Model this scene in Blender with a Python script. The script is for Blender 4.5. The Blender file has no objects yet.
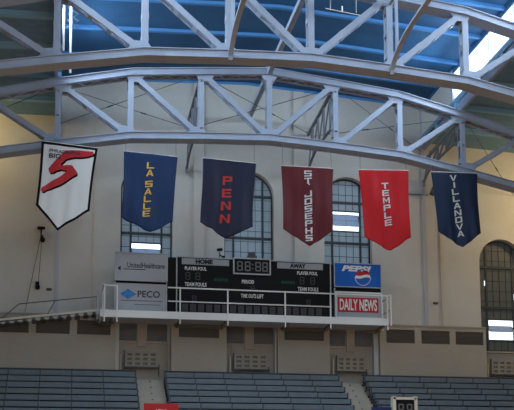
import bpy, bmesh, math, random
from mathutils import Vector, Matrix
random.seed(7)
C = bpy.context.scene.collection
S = bpy.context.scene

# ------------------------------------------------------------------ camera
cam_d = bpy.data.cameras.new('camera'); cam = bpy.data.objects.new('camera', cam_d); C.objects.link(cam)
Rv = Vector((0.97005136, -0.24244575, -0.01484618))
Uv = Vector((-0.01924041, -0.13762388, 0.99029767))
Fv = Vector((0.24213665, 0.96035396, 0.13816699))
cam.matrix_world = Matrix((
    (Rv.x, Uv.x, -Fv.x, -8.2396), (Rv.y, Uv.y, -Fv.y, 0.0), (Rv.z, Uv.z, -Fv.z, 2.0), (0, 0, 0, 1)))
cam_d.sensor_fit = 'HORIZONTAL'; cam_d.sensor_width = 36.0
cam_d.lens = 1094.99 / 514 * 36.0
cam_d.shift_x = (257 - 337.724) / 514
cam_d.shift_y = (375.300 - 205) / 514
cam_d.clip_end = 400
S.camera = cam

# ------------------------------------------------------------------ world, lights, exposure
W = bpy.data.worlds.new('sky'); S.world = W; W.use_nodes = True
W.node_tree.nodes['Background'].inputs[0].default_value = (0.80, 0.90, 1.0, 1)
W.node_tree.nodes['Background'].inputs[1].default_value = 2.2
S.view_settings.view_transform = 'Standard'; S.view_settings.look = 'None'
S.view_settings.gamma = 1; S.view_settings.exposure = 0.1
S.view_settings.use_curve_mapping = False
S.cycles.use_denoising = True
S.cycles.max_bounces = 8; S.cycles.diffuse_bounces = 5
S.cycles.sample_clamp_indirect = 4
CLERESTORY = 2.5
def area(name, loc, size, power, col, aim, spread=180):
    d = bpy.data.lights.new(name, 'AREA'); d.shape = 'RECTANGLE'; d.size, d.size_y = size
    d.energy = power; d.color = col; d.spread = math.radians(spread)
    o = bpy.data.objects.new(name, d); C.objects.link(o); o.location = loc
    o.rotation_euler = (Vector(aim) - Vector(loc)).to_track_quat('-Z', 'Y').to_euler()
    return o
WARM = (1.0, 0.76, 0.46)
# daylight falling in through the two clerestories
for s in (-1, 1):
    o = area('clerestory_daylight', (s*8.62, 17.0, 21.9), (56, 1.1), 4300, (0.66, 0.83, 1.0), (0, 17.0, 16.5), 150)
# cool front fill added behind the camera, where matching end-wall windows are assumed
for x in (-4.7, .06, 4.86):
    area('front_fill', (x, -11.8, 15.0), (2.3, 6.5), 600, (0.68, 0.84, 1.0), (x, 49.5, 17.0))
# arena lamps over the court, warm discharge lamps
for x in (-7, 7):
    for y in (10, 21):
        area('arena_lamp', (x, y, 17.0), (3, 3), 580, WARM, (x, y + 1, 0), 110)
# lamps under the two side roofs, close to the end wall
area('side_roof_lamp', (-13.6, 47.0, 19.6), (1.2, 1.2), 60, (1.0, 0.72, 0.30), (-11.6, 49.5, 19.6), 150)
area('side_roof_lamp', (17.0, 45.3, 18.6), (1.5, 1.5), 205, (1.0, 0.72, 0.34), (13.0, 49.5, 17.0), 150)

# ------------------------------------------------------------------ materials
def mat(name, col, rough=0.6, metal=0.0, emit=None, es=0.0, noise=0.0, nscale=3.0, bump=0.0, bscale=20.0, spec=0.25):
    m = bpy.data.materials.new(name); m.use_nodes = True
    nt = m.node_tree; b = nt.nodes['Principled BSDF']
    b.inputs['Roughness'].default_value = rough; b.inputs['Metallic'].default_value = metal
    b.inputs['Specular IOR Level'].default_value = spec
    b.inputs['Base Color'].default_value = (*col, 1)
    if noise or bump:
        tc = nt.nodes.new('ShaderNodeTexCoord')
    if noise:
        n = nt.nodes.new('ShaderNodeTexNoise'); n.inputs['Scale'].default_value = nscale; n.inputs['Detail'].default_value = 5
        nt.links.new(tc.outputs['Object'], n.inputs['Vector'])
        r = nt.nodes.new('ShaderNodeMapRange')
        r.inputs['From Min'].default_value = 0.3; r.inputs['From Max'].default_value = 0.7
        r.inputs['To Min'].default_value = 1 - noise; r.inputs['To Max'].default_value = 1 + noise
        nt.links.new(n.outputs['Fac'], r.inputs['Value'])
        v = nt.nodes.new('ShaderNodeVectorMath'); v.operation = 'SCALE'; v.inputs[0].default_value = col
        nt.links.new(r.outputs['Result'], v.inputs['Scale'])
        nt.links.new(v.outputs['Vector'], b.inputs['Base Color'])
    if bump:
        n2 = nt.nodes.new('ShaderNodeTexNoise'); n2.inputs['Scale'].default_value = bscale
        nt.links.new(tc.outputs['Object'], n2.inputs['Vector'])
        bp = nt.nodes.new('ShaderNodeBump'); bp.inputs['Strength'].default_value = bump; bp.inputs['Distance'].default_value = 0.02
        nt.links.new(n2.outputs['Fac'], bp.inputs['Height']); nt.links.new(bp.outputs['Normal'], b.inputs['Normal'])
    if emit:
        b.inputs['Emission Color'].default_value = (*emit, 1); b.inputs['Emission Strength'].default_value = es
    return m
def brick_mat(name, col, var):
    m = mat(name, col, 0.75)
    nt = m.node_tree; b = nt.nodes['Principled BSDF']
    tc = nt.nodes.new('ShaderNodeTexCoord'); mp = nt.nodes.new('ShaderNodeMapping')
    mp.inputs['Rotation'].default_value = (math.radians(90), 0, 0)
    nt.links.new(tc.outputs['Object'], mp.inputs['Vector'])
    br = nt.nodes.new('ShaderNodeTexBrick'); br.inputs['Scale'].default_value = 2.4
    br.inputs['Color1'].default_value = (*col, 1)
    br.inputs['Color2'].default_value = (*[c * (1 - var) for c in col], 1)
    br.inputs['Mortar'].default_value = (*[c * (1 - 2 * var) for c in col], 1)
    br.inputs['Mortar Size'].default_value = 0.012
    n = nt.nodes.new('ShaderNodeTexNoise'); n.inputs['Scale'].default_value = 0.5; n.inputs['Detail'].default_value = 6
    nt.links.new(tc.outputs['Object'], n.inputs['Vector'])
    r = nt.nodes.new('ShaderNodeMapRange'); r.inputs['From Min'].default_value = 0.3; r.inputs['From Max'].default_value = 0.7
    r.inputs['To Min'].default_value = 0.94; r.inputs['To Max'].default_value = 1.05
    nt.links.new(n.outputs['Fac'], r.inputs['Value'])
    v = nt.nodes.new('ShaderNodeVectorMath'); v.operation = 'SCALE'
    nt.links.new(mp.outputs['Vector'], br.inputs['Vector'])
    nt.links.new(br.outputs['Color'], v.inputs[0]); nt.links.new(r.outputs['Result'], v.inputs['Scale'])
    nt.links.new(v.outputs['Vector'], b.inputs['Base Color'])
    return m
def glass_mat(name, col, tr=(0.58, 0.65, 0.70), fac=0.42):
    m = bpy.data.materials.new(name); m.use_nodes = True; nt = m.node_tree
    b = nt.nodes['Principled BSDF']; out = nt.nodes['Material Output']
    b.inputs['Base Color'].default_value = (*col, 1); b.inputs['Roughness'].default_value = 0.35
    t = nt.nodes.new('ShaderNodeBsdfTranslucent'); t.inputs[0].default_value = (*tr, 1)
    mx = nt.nodes.new('ShaderNodeMixShader'); mx.inputs[0].default_value = fac
    nt.links.new(b.outputs[0], mx.inputs[1]); nt.links.new(t.outputs[0], mx.inputs[2])
    nt.links.new(mx.outputs[0], out.inputs[0])
    return m
M = dict(
    wall=brick_mat('painted_wall', (0.60, 0.585, 0.54), 0.03),
    lowwall=brick_mat('painted_low_wall', (0.44, 0.385, 0.31), 0.03),
    cream=mat('cream_trim', (0.60, 0.52, 0.41), 0.6, noise=0.06),
    bluetrim=mat('pale_blue_trim', (0.46, 0.49, 0.54), 0.6),
    deck=mat('blue_roof_deck', (0.034, 0.118, 0.245), 0.65, noise=0.12, nscale=1.2),
    rib=mat('lit_blue_roof_rib', (0.08, 0.26, 0.55), 0.55),  # same blue as the deck; light caught on rib faces put into colour
    sideroof=mat('warm_lit_side_roof', (0.17, 0.30, 0.42), 0.7, noise=0.1),  # same blue roof paint; warm light put into the teal
    siderib=mat('warm_lit_side_rib', (0.28, 0.50, 0.64), 0.7),  # side roof colour lightened for light caught on the ribs
    steel=mat('grey_painted_steel', (0.345, 0.395, 0.485), 0.45, noise=0.07, nscale=2.0),
    shadesteel=mat('shaded_grey_steel', (0.20, 0.22, 0.25), 0.5),  # grey steel with the braces' shade put into the colour
    dsteel=mat('dark_steel', (0.10, 0.105, 0.115), 0.5),
    hole=mat('bolt_hole_dark', (0.02, 0.02, 0.022), 0.8),
    rod=mat('rod_steel', (0.10, 0.10, 0.11), 0.5),
    frame=mat('window_steel', (0.06, 0.072, 0.082), 0.5),
    glass=glass_mat('frosted_glass', (0.17, 0.19, 0.21)),
    glass4=glass_mat('less_lit_frosted_glass', (0.15, 0.155, 0.14), (0.20, 0.21, 0.20), 0.35),  # frosted glass again, weaker light put into colour and translucency
    sash=glass_mat('pale_sash_glass', (0.5, 0.55, 0.6), (0.42, 0.52, 0.68), 0.5),
    daylight=mat('clerestory_glass', (0.8, 0.85, 0.9), 0.3, emit=(0.62, 0.81, 1.0), es=CLERESTORY),
    vent=mat('vent_mesh', (0.19, 0.17, 0.145), 0.7),
    ventdark=mat('tall_screen', (0.19, 0.185, 0.18), 0.7),
    floor=mat('maple_floor', (0.50, 0.27, 0.11), 0.4, noise=0.1, nscale=1.0),
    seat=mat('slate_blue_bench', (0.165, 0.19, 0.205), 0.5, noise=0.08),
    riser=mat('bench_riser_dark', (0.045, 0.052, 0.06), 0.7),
    brack=mat('bench_bracket', (0.075, 0.083, 0.092), 0.5),
    step=mat('beige_step', (0.47, 0.42, 0.34), 0.8, noise=0.06),
    guard=mat('guard_beige', (0.36, 0.32, 0.25), 0.6),
    guardback=mat('guard_backing', (0.21, 0.18, 0.14), 0.7),
    black=mat('scoreboard_black', (0.010, 0.010, 0.011), 0.7, spec=0.15),
    black2=mat('scoreboard_cell', (0.075, 0.07, 0.07), 0.7, spec=0.2),
    plate=mat('team_plate_grey', (0.33, 0.34, 0.35), 0.5),
    seg=mat('unlit_segment', (0.17, 0.17, 0.17), 0.6),
    greenseg=mat('dim_green_segment', (0.008, 0.06, 0.035), 0.6),
    alu=mat('light_grey_metal', (0.45, 0.46, 0.47), 0.4),
    signgrey=mat('grey_sign_face', (0.40, 0.41, 0.43), 0.5),
    white=mat('white_paint', (0.80, 0.79, 0.75), 0.5),
    cream2=mat('cream_frame', (0.70, 0.64, 0.52), 0.5),
    lettwhite=mat('letter_white', (0.78, 0.77, 0.72), 0.6),
    lettdark=mat('letter_dark', (0.025, 0.028, 0.04), 0.6),
    pepblue=mat('sign_blue', (0.012, 0.12, 0.50), 0.4),
    signred=mat('sign_red', (0.50, 0.018, 0.022), 0.5),
    pecoblue=mat('diamond_blue', (0.03, 0.20, 0.55), 0.5),
    rope=mat('rope', (0.13, 0.11, 0.08), 0.8),
    blackcloth=mat('banner_black', (0.012, 0.012, 0.014), 0.95, spec=0.05),
    c_white=mat('banner_white', (0.74, 0.74, 0.71), 0.95, spec=0.05),
    c_navy=mat('banner_royal_navy', (0.013, 0.033, 0.095), 0.6, spec=0.2),
    c_dark=mat('banner_dark_navy', (0.016, 0.017, 0.038), 0.6, spec=0.2),
    c_maroon=mat('banner_maroon', (0.105, 0.013, 0.016), 0.6, spec=0.2),
    c_red=mat('banner_red', (0.47, 0.010, 0.013), 0.6, spec=0.2),
    c_vnavy=mat('banner_navy', (0.016, 0.028, 0.062), 0.6, spec=0.2),
    gold=mat('letter_gold', (0.66, 0.40, 0.05), 0.7),
    lred=mat('letter_red', (0.46, 0.030, 0.022), 0.7),
    lsilver=mat('letter_silver', (0.55, 0.55, 0.52), 0.7),
    dnavy=mat('board_navy', (0.02, 0.03, 0.12), 0.5),
)

# ------------------------------------------------------------------ mesh helpers
class MB:
    def __init__(s): s.v = []; s.f = []
    def quad(s, a, b, c, d):
        n = len(s.v); s.v += [tuple(a), tuple(b), tuple(c), tuple(d)]; s.f.append((n, n+1, n+2, n+3))
    def hexa(s, p):            # p: 4 bottom, 4 top points (same winding)
        n = len(s.v); s.v += [tuple(q) for q in p]
        s.f += [(n+3, n+2, n+1, n), (n+4, n+5, n+6, n+7)]
        for i in range(4): s.f.append((n+i, n+(i+1) % 4, n+4+(i+1) % 4, n+4+i))
    def box(s, x0, x1, y0, y1, z0, z1):
        s.hexa([(x0, y0, z0), (x1, y0, z0), (x1, y1, z0), (x0, y1, z0), (x0, y0, z1), (x1, y0, z1), (x1, y1, z1), (x0, y1, z1)])
    def bar(s, a, b, w, h, up=(0, 1, 0)):     # w along side, h along up
        a, b, up = Vector(a), Vector(b), Vector(up); d = (b - a).normalized()
        sd = d.cross(up).normalized(); u = sd.cross(d).normalized(); sd *= w / 2; u *= h / 2
        s.hexa([a - sd - u, a + sd - u, a + sd + u, a - sd + u, b - sd - u, b + sd - u, b + sd + u, b - sd + u])
    def tube(s, pts, r, n=8):
        pts = [Vector(p) for p in pts]
        rings = []
        for i, p in enumerate(pts):
            d = (pts[min(i+1, len(pts)-1)] - pts[max(i-1, 0)]).normalized()
            ref = Vector((0, 0, 1)) if abs(d.z) < .9 else Vector((1, 0, 0))
            a = d.cross(ref).normalized(); b = d.cross(a)
            base = len(s.v)
            for k in range(n):
                t = 2*math.pi*k/n; s.v.append(tuple(p + a*(r*math.cos(t)) + b*(r*math.sin(t))))
            rings.append(base)
        for i in range(len(rings)-1):
            for k in range(n):
                s.f.append((rings[i]+k, rings[i]+(k+1) % n, rings[i+1]+(k+1) % n, rings[i+1]+k))
        s.f.append(tuple(rings[0]+k for k in range(n))[::-1]); s.f.append(tuple(rings[-1]+k for k in range(n)))
    def prism(s, poly, y0, y1):   # polygon in XZ extruded in Y
        n = len(s.v); k = len(poly)
        s.v += [(x, y0, z) for x, z in poly] + [(x, y1, z) for x, z in poly]
        s.f.append(tuple(range(n, n+k))); s.f.append(tuple(range(n+2*k-1, n+k-1, -1)))
        for i in range(k): s.f.append((n+i, n+(i+1) % k, n+k+(i+1) % k, n+k+i))
    def build(s, name, m, parent=None, smooth=False):
        me = bpy.data.meshes.new(name); me.from_pydata(s.v, [], s.f)
        bm = bmesh.new(); bm.from_mesh(me); bmesh.ops.recalc_face_normals(bm, faces=bm.faces); bm.to_mesh(me); bm.free()
        if smooth:
            for p in me.polygons: p.use_smooth = True
        me.materials.append(m)
        o = bpy.data.objects.new(name, me); C.objects.link(o)
        if parent: o.parent = parent; o.matrix_parent_inverse = parent.matrix_world.inverted()
        return o
def tag(o, label, cat, group=None):
    o['label'] = label; o['category'] = cat
    if group: o['group'] = group
    return o
def empty(name, loc, label, cat, group=None, rz=0.0):
    o = bpy.data.objects.new(name, None); C.objects.link(o); o.location = loc; o.rotation_euler = (0, 0, rz)
    o.empty_display_size = .2
    o.matrix_world = Matrix.Translation(loc) @ Matrix.Rotation(rz, 4, 'Z')
    return tag(o, label, cat, group)
def struct(o): o['kind'] = 'structure'; return o
def text_mesh(body, x0, x1, z0, z1, y, bold=0.0, shear=0.0, extrude=0.004):
    """letters fitted into a box in the XZ plane, facing -Y; returns verts, faces"""
    cu = bpy.data.curves.new('lettering', 'FONT'); cu.body = body; cu.size = 1; cu.offset = bold; cu.shear = shear
    cu.extrude = extrude; cu.resolution_u = 3
    o = bpy.data.objects.new('lettering', cu); C.objects.link(o)
    dg = bpy.context.evaluated_depsgraph_get(); me = bpy.data.meshes.new_from_object(o.evaluated_get(dg))
    C.objects.unlink(o); bpy.data.objects.remove(o); bpy.data.curves.remove(cu)
    xs = [v.co.x for v in me.vertices]; ys = [v.co.y for v in me.vertices]
    ax, bx, ay, by = min(xs), max(xs), min(ys), max(ys)
    V = [(x0 + (v.co.x-ax)/(bx-ax)*(x1-x0), y - v.co.z, z0 + (v.co.y-ay)/(by-ay)*(z1-z0)) for v in me.vertices]
    F = [tuple(p.vertices) for p in me.polygons]
    bpy.data.meshes.remove(me)
    return V, F
def text(body, x0, x1, z0, z1, y, m, parent, name='lettering', bold=0.0, shear=0.0):
    b = MB(); b.v, b.f = text_mesh(body, x0, x1, z0, z1, y, bold, shear)
    return b.build(name, m, parent)

# ------------------------------------------------------------------ setting: shell
YW = 49.5
b = MB(); b.box(-23.2, 23.2, -12, 51, -.2, 0); struct(b.build('floor', M['floor']))
b = MB(); b.box(-23.6, -23.2, -12, 51, 0, 15.2); struct(b.build('wall_left', M['wall']))
b = MB(); b.box(23.2, 23.6, -12, 51, 0, 15.2); struct(b.build('wall_right', M['wall']))
b = MB(); b.box(-23.6, 23.6, -12.4, -12, 0, 23.4); struct(b.build('wall_front', M['wall']))

# end wall with arched openings: (centre, half width, sill, spring) ; recess behind
WIN = [(-4.70, 1.18, 11.9, 17.6), (0.06, 1.18, 11.9, 17.62), (4.86, 1.18, 11.9, 17.65), (12.72, 1.18, 10.5, 14.95)]
YG = 49.9     # window plane
def roof_at(x):
    a = abs(x)
    if a <= 8.75: return 23.2 - 0.45*a/8.75
    if a <= 14: return 20.85 - 0.2*(a-8.75)/5.25
    if a <= 18: return 20.65 - 1.8*(a-14)/4
    return 18.85 - 3.9*(a-18)/5.2
b = MB()
def wall_block(x0, x1, z0, y0=YW, y1=YW+.9):
    b.hexa([(x0, y0, z0), (x1, y0, z0), (x1, y1, z0), (x0, y1, z0),
            (x0, y0, roof_at(x0)+.1), (x1, y0, roof_at(x1)+.1), (x1, y1, roof_at(x1)+.1), (x0, y1, roof_at(x0)+.1)])
edges = [-23.2, -18, -14, -8.7501]
for a, c in zip(edges, edges[1:]): wall_block(a, c, 0)
solid = [(-8.75, WIN[0][0]-1.18), (WIN[0][0]+1.18, WIN[1][0]-1.18), (WIN[1][0]+1.18, WIN[2][0]-1.18), (WIN[2][0]+1.18, 8.75),
         (8.7501, WIN[3][0]-1.18), (WIN[3][0]+1.18, 14), (14, 18), (18, 23.2)]
for a, c in solid: wall_block(a, c, 0)
NA = 14
for cx, hw, sill, spring in WIN:
    for i in range(NA):
        t0, t1 = math.pi*(1-i/NA), math.pi*(1-(i+1)/NA)
        xa, xb = cx+hw*math.cos(t0), cx+hw*math.cos(t1); za, zb = spring+hw*math.sin(t0), spring+hw*math.sin(t1)
        b.hexa([(xa, YW, za), (xb, YW, zb), (xb, YW+.9, zb), (xa, YW+.9, za),
                (xa, YW, roof_at(xa)+.1), (xb, YW, roof_at(xb)+.1), (xb, YW+.9, roof_at(xb)+.1), (xa, YW+.9, roof_at(xa)+.1)])
    b.box(cx-hw, cx+hw, YG-.02, YW+.9, 0, sill)
wall_back = struct(b.build('wall_back', M['wall']))
# pilaster strips between the central windows and the pale corner strips
for n, (x, w, d, z0, z1, m) in enumerate([(-2.32, .48, .14, 11.6, 22.9, 'wall'), (2.46, .50, .14, 11.6, 22.9, 'wall'),
                                         (-8.66, .15, .05, 11.6, 20.7, 'bluetrim'), (8.71, .18, .06, 11.6, 22.6, 'bluetrim'),  # pale blue stands for daylight caught on the wall jog
                                         (9.55, .10, .07, 11.5, 20.6, 'cream'), (-7.1, .06, .03, 11.5, 20.6, 'cream')]):
    b = MB(); b.box(x-w/2, x+w/2, YW-d, YW+.01, z0, z1); struct(b.build('trim_%d' % (n+1), M[m]))

# windows
def window(n, cx, hw, sill, spring, transoms, hoppers):
    root = bpy.data.objects.new('window_%d' % n, None); C.objects.link(root); root.location = (cx, YG, sill)
    root.matrix_world = Matrix.Translation((cx, YG, sill)); struct(root)
    def arch(x, r=hw): 
        dx = x-cx
        return spring + math.sqrt(max(0, r*r-dx*dx))
    fr = MB()
    fw = .07
    fr.box(cx-hw, cx-hw+fw, YG-.06, YG+.06, sill, spring); fr.box(cx+hw-fw, cx+hw, YG-.06, YG+.06, sill, spring)
    fr.box(cx-hw, cx+hw, YG-.06, YG+.06, sill, sill+fw)
    for i in range(NA*2):
        t0, t1 = math.pi*i/(NA*2), math.pi*(i+1)/(NA*2)
        def pt(r, t, y): return (cx+r*math.cos(t), y, spring+r*math.sin(t))
        fr.hexa([pt(hw-fw, t0, YG-.06), pt(hw, t0, YG-.06), pt(hw, t0, YG+.06), pt(hw-fw, t0, YG+.06),
                 pt(hw-fw, t1, YG-.06), pt(hw, t1, YG-.06), pt(hw, t1, YG+.06), pt(hw-fw, t1, YG+.06)])
    struct(fr.build('window_frame', M['frame'], root))
    mu = MB()
    inner = .70
    for dx, w in ((-inner, .09), (inner, .09)):
        mu.box(cx+dx-w/2, cx+dx+w/2, YG-.05, YG+.05, sill, arch(cx+dx)-.02)
    for z in transoms: mu.box(cx-hw+.04, cx+hw-.04, YG-.07, YG+.06, z-.055, z+.055)
    def blocked(z):
        return any(a-.02 < z < c+.02 for a, c in hoppers)
    segs = []; z = sill
    for a, c in sorted(hoppers)+[(99, 99)]:
        segs.append((z, a)); z = c
    for k in (-.35, 0, .35):
        for a, c in segs:
            top = min(c, arch(cx+k)-.02)
            if top > a: mu.box(cx+k-.007, cx+k+.007, YG-.025, YG+.02, a, top)
    z = sill + .5
    while z < spring + hw - .1:
        if min(abs(z-t) for t in transoms) > .12:
            half = hw-.04 if z < spring else math.sqrt(max(.01, hw*hw-(z-spring)**2))-.03
            if blocked(z):
                mu.box(cx-half, cx-inner, YG-.02, YG+.02, z-.007, z+.007); mu.box(cx+inner, cx+half, YG-.02, YG+.02, z-.007, z+.007)
            else: mu.box(cx-half, cx+half, YG-.02, YG+.02, z-.007, z+.007)
        z += .512
    for a, c in hoppers:
        for z in (a, c): mu.box(cx-inner, cx+inner, YG-.04, YG+.04, z-.03, z+.03)
    struct(mu.build('mullion', M['frame'], root))
    pn = MB()
    def rect(x0, x1, z0, z1): pn.box(x0, x1, YG+.005, YG+.012, z0, z1)
    for xa, xb, gaps in ((cx-hw, cx-inner, SIDE_GAPS[n][0]), (cx+inner, cx+hw, SIDE_GAPS[n][1])):
        z = sill
        for ga, gc, gx0, gx1 in gaps:      # a side light tilted open leaves a slit of sky
            rect(xa, xb, z, ga); rect(xa, gx0, ga, gc); rect(gx1, xb, ga, gc); z = gc
        rect(xa, xb, z, spring)
    for a, c in segs: rect(cx-inner, cx+inner, a, min(c, spring)) if min(c, spring) > a else None
    poly = [(cx+hw*math.cos(math.pi*i/24), spring+hw*math.sin(math.pi*i/24)) for i in range(25)]
    pn.prism(poly, YG+.005, YG+.012)
    struct(pn.build('pane', M['glass4' if n == 4 else 'glass'], root))
    for (a, c), (s0, s1, tilt, bars) in zip(hoppers, HOP[n]):
        sh = MB()
        za, zc = a+(c-a)*s0, a+(c-a)*s1
        ya, yc = YG+.02-tilt*.5, YG+.02+tilt*.5
        x0, x1 = cx-inner+.06, cx+inner-.06
        sh.hexa([(x0, ya, za), (x1, ya, za), (x1, ya+.03, za), (x0, ya+.03, za), (x0, yc, zc), (x1, yc, zc), (x1, yc+.03, zc), (x0, yc+.03, zc)])
        so = struct(sh.build('sash', M['sash'], root))
        sb = MB()
        for k in bars:
            z = za+(zc-za)*k; y = ya+(yc-ya)*k
            sb.box(x0, x1, y-.02, y+.01, z-.016, z+.016)
        for x in (x0, (x0+x1)/2, x1):
            sb.bar((x, ya-.01, za), (x, yc-.01, zc), .035, .03)
        struct(sb.build('sash_bar', M['bluetrim'], so))
SIDE_GAPS = {1: ([], []), 2: ([], []), 3: ([], []), 4: ([(13.82, 14.10, 11.92, 12.0)], [(13.15, 13.45, 13.47, 13.56)])}
HOP = {1: [(0.0, 0.74, .25, (0, 1))], 2: [], 3: [(.25, .86, .22, (0, .5, 1))], 4: [(.40, .72, .30, (0, .35, .7, 1)), ]}
window(1, *WIN[0], (15.6, 13.6), [(14.2, 15.17)])
window(2, *WIN[1], (17.68, 15.63, 13.6), [])
window(3, *WIN[2], (17.64, 15.62, 13.6), [(16.22, 17.22)])
window(4, *WIN[3], (14.75, 12.7), [(11.08, 12.12)])
# lower end wall: projecting plinths with ventilator openings, between the recessed bays
def plinth(n, x0, x1, vents, ztop=11.52):
    b = MB(); y0, y1 = YW-.30, YW+.02
    zlo, zhi = 10.69, 11.34
    b.box(x0, x1, y0, y1, 7.0, zlo); b.box(x0, x1, y0, y1, zhi, ztop)
    xs = [x0]+[v for p in vents for v in p]+[x1]
    for i in range(0, len(xs), 2): b.box(xs[i], xs[i+1], y0, y1, zlo, zhi)
    b.box(x0-.03, x1+.03, y0-.05, y1, ztop, ztop+.06)
    o = struct(b.build('wall_back_plinth_%d' % n, M['lowwall']))
    for p in vents:
        g = MB(); g.box(p[0], p[1], y0+.10, y0+.12, zlo, zhi)
        k = int((zhi-zlo)/.065)
        for i in range(k):
            z = zlo+(i+.5)*(zhi-zlo)/k
            g.hexa([(p[0], y0+.02, z-.02), (p[1], y0+.02, z-.02), (p[1], y0+.10, z+.01), (p[0], y0+.10, z+.01),
                    (p[0], y0+.02, z-.008), (p[1], y0+.02, z-.008), (p[1], y0+.10, z+.022), (p[0], y0+.10, z+.022)])
        struct(g.build('vent_grille', M['vent'], o))
plinth(1, -23.2, -6.05, [(-13.0, -11.6), (-11.25, -9.8), (-9.50, -8.05), (-7.73, -6.28)])
plinth(2, -3.58, -1.06, [(-3.24, -1.40)])
plinth(3, 1.32, 3.80, [(1.64, 3.53)])
plinth(4, 6.26, 11.64, [(6.58, 8.00), (8.33, 9.77), (10.07, 11.50)])
plinth(5, 13.85, 23.2, [(14.2, 15.6), (15.95, 17.4)])
# tall screens in the three central bays, with a pier between
for n, cx in enumerate((-4.85, .08, 4.96)):
    b = MB()
    for a, c in ((-1.14, -.24), (.24, 1.14)):
        b.box(cx+a, cx+c, YG-.06, YG-.03, 10.58, 11.85)
        for i in range(9):
            x = cx+a+(i+.5)*(c-a)/9; b.box(x-.012, x+.012, YG-.08, YG-.06, 10.58, 11.85)
        for i in range(7):
            z = 10.6+i*.2; b.box(cx+a, cx+c, YG-.075, YG-.06, z-.01, z+.01)
    struct(b.build('window_%d_screen' % (n+1), M['ventdark']))
    b = MB(); b.box(cx-.20, cx+.20, YG-.16, YG, 10.3, 11.9); b.box(cx-1.17, cx+1.17, YG-.10, YG, 10.46, 10.57)
    struct(b.build('trim_%d' % (n+7), M['lowwall']))
    b = MB(); b.box(cx-1.17, cx+1.17, YG-.06, YG-.015, 7, 10.46); struct(b.build('wall_back_bay_%d' % (n+1), M['lowwall']))
b = MB(); b.box(11.55, 13.88, YG-.05, YG-.015, 7, 10.45); b.box(11.54, 13.89, YG-.2, YG, 10.43, 10.5); struct(b.build('wall_back_bay_4', M['lowwall']))

# roofs
b = MB()
for s in (-1, 1):
    pts = [(0, 23.2), (s*8.85, 22.75), (s*8.85, 22.95), (0, 23.4)]
    b.prism(pts, -12, 51)
ceil = struct(b.build('ceiling', M['deck']))
b = MB(); y = 49.4
ribs_y = [44.2+2.69*k for k in range(-9, 3)]
for y in ribs_y:
    for s in (-1, 1):
        b.hexa([(0, y-.09, 23.07), (s*8.8, y-.09, 22.62), (s*8.8, y+.09, 22.62), (0, y+.09, 23.07),
                (0, y-.09, 23.22), (s*8.8, y-.09, 22.77), (s*8.8, y+.09, 22.77), (0, y+.09, 23.22)])
struct(b.build('ceiling_rib', M['rib'], ceil))
for side, s in (('left', -1), ('right', 1)):
    xs = [8.6, 14, 18, 23.6]
    b = MB()
    for a, c in zip(xs, xs[1:]):
        za, zc = roof_at(max(a, 8.76)), roof_at(min(c, 23.2))
        b.prism([(s*a, za), (s*c, zc), (s*c, zc+.2), (s*a, za+.2)], -12, 51)
    o = struct(b.build('ceiling_%s' % side, M['sideroof']))
    b = MB()
    for y in ribs_y:
        yy = y+.45 if s < 0 else y+.25
        for a, c in zip(xs, xs[1:]):
            za, zc = roof_at(max(a, 8.76)), roof_at(min(c, 23.2))
            b.hexa([(s*a, yy-.12, za-.2), (s*c, yy-.12, zc-.2), (s*c, yy+.12, zc-.2), (s*a, yy+.12, za-.2),
                    (s*a, yy-.12, za+.01), (s*c, yy-.12, zc+.01), (s*c, yy+.12, zc+.01), (s*a, yy+.12, za+.01)])
    struct(b.build('ceiling_%s_rib' % side, M['siderib'], o))
    # clerestory: curb beam, head beam, glazing, solid end panel
    x0, x1 = (8.72, 8.86) if s > 0 else (-8.86, -8.72)
    b = MB(); b.box(x0, x1, -12, YW, 20.45, 21.25); struct(b.build('trim_%d' % (10 if s < 0 else 11), M['steel']))
    b = MB(); b.box(x0, x1, -12, YW, 22.55, 22.76); struct(b.build('trim_%d' % (12 if s < 0 else 13), M['deck']))
    b = MB(); b.box(x0, x1, 45.0, YW, 21.25, 22.55); struct(b.build('wall_%s_clerestory' % side, M['wall']))
    w = bpy.data.objects.new('window_%d' % (5 if s < 0 else 6), None); C.objects.link(w); struct(w)
    w.matrix_world = Matrix.Translation((x0, 20, 21.25)); w.location = (x0, 20, 21.25)
    xm = (x0+x1)/2
    b = MB(); b.box(xm-.01, xm+.01, -12, 45.0, 21.25, 22.55); struct(b.build('pane', M['daylight'], w))
    b = MB()
    yv = 43.4
    while yv > -12:
        b.box(xm-.04, xm+.04, yv-.02, yv+.02, 21.25, 22.55); yv -= 2.69
    b.box(xm-.03, xm+.03, -12, 45.0, 22.50, 22.55)
    b.box(xm-.10, xm+.10, 44.93, 45.12, 20.5, 22.7)
    struct(b.build('mullion', M['steel'], w))

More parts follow.
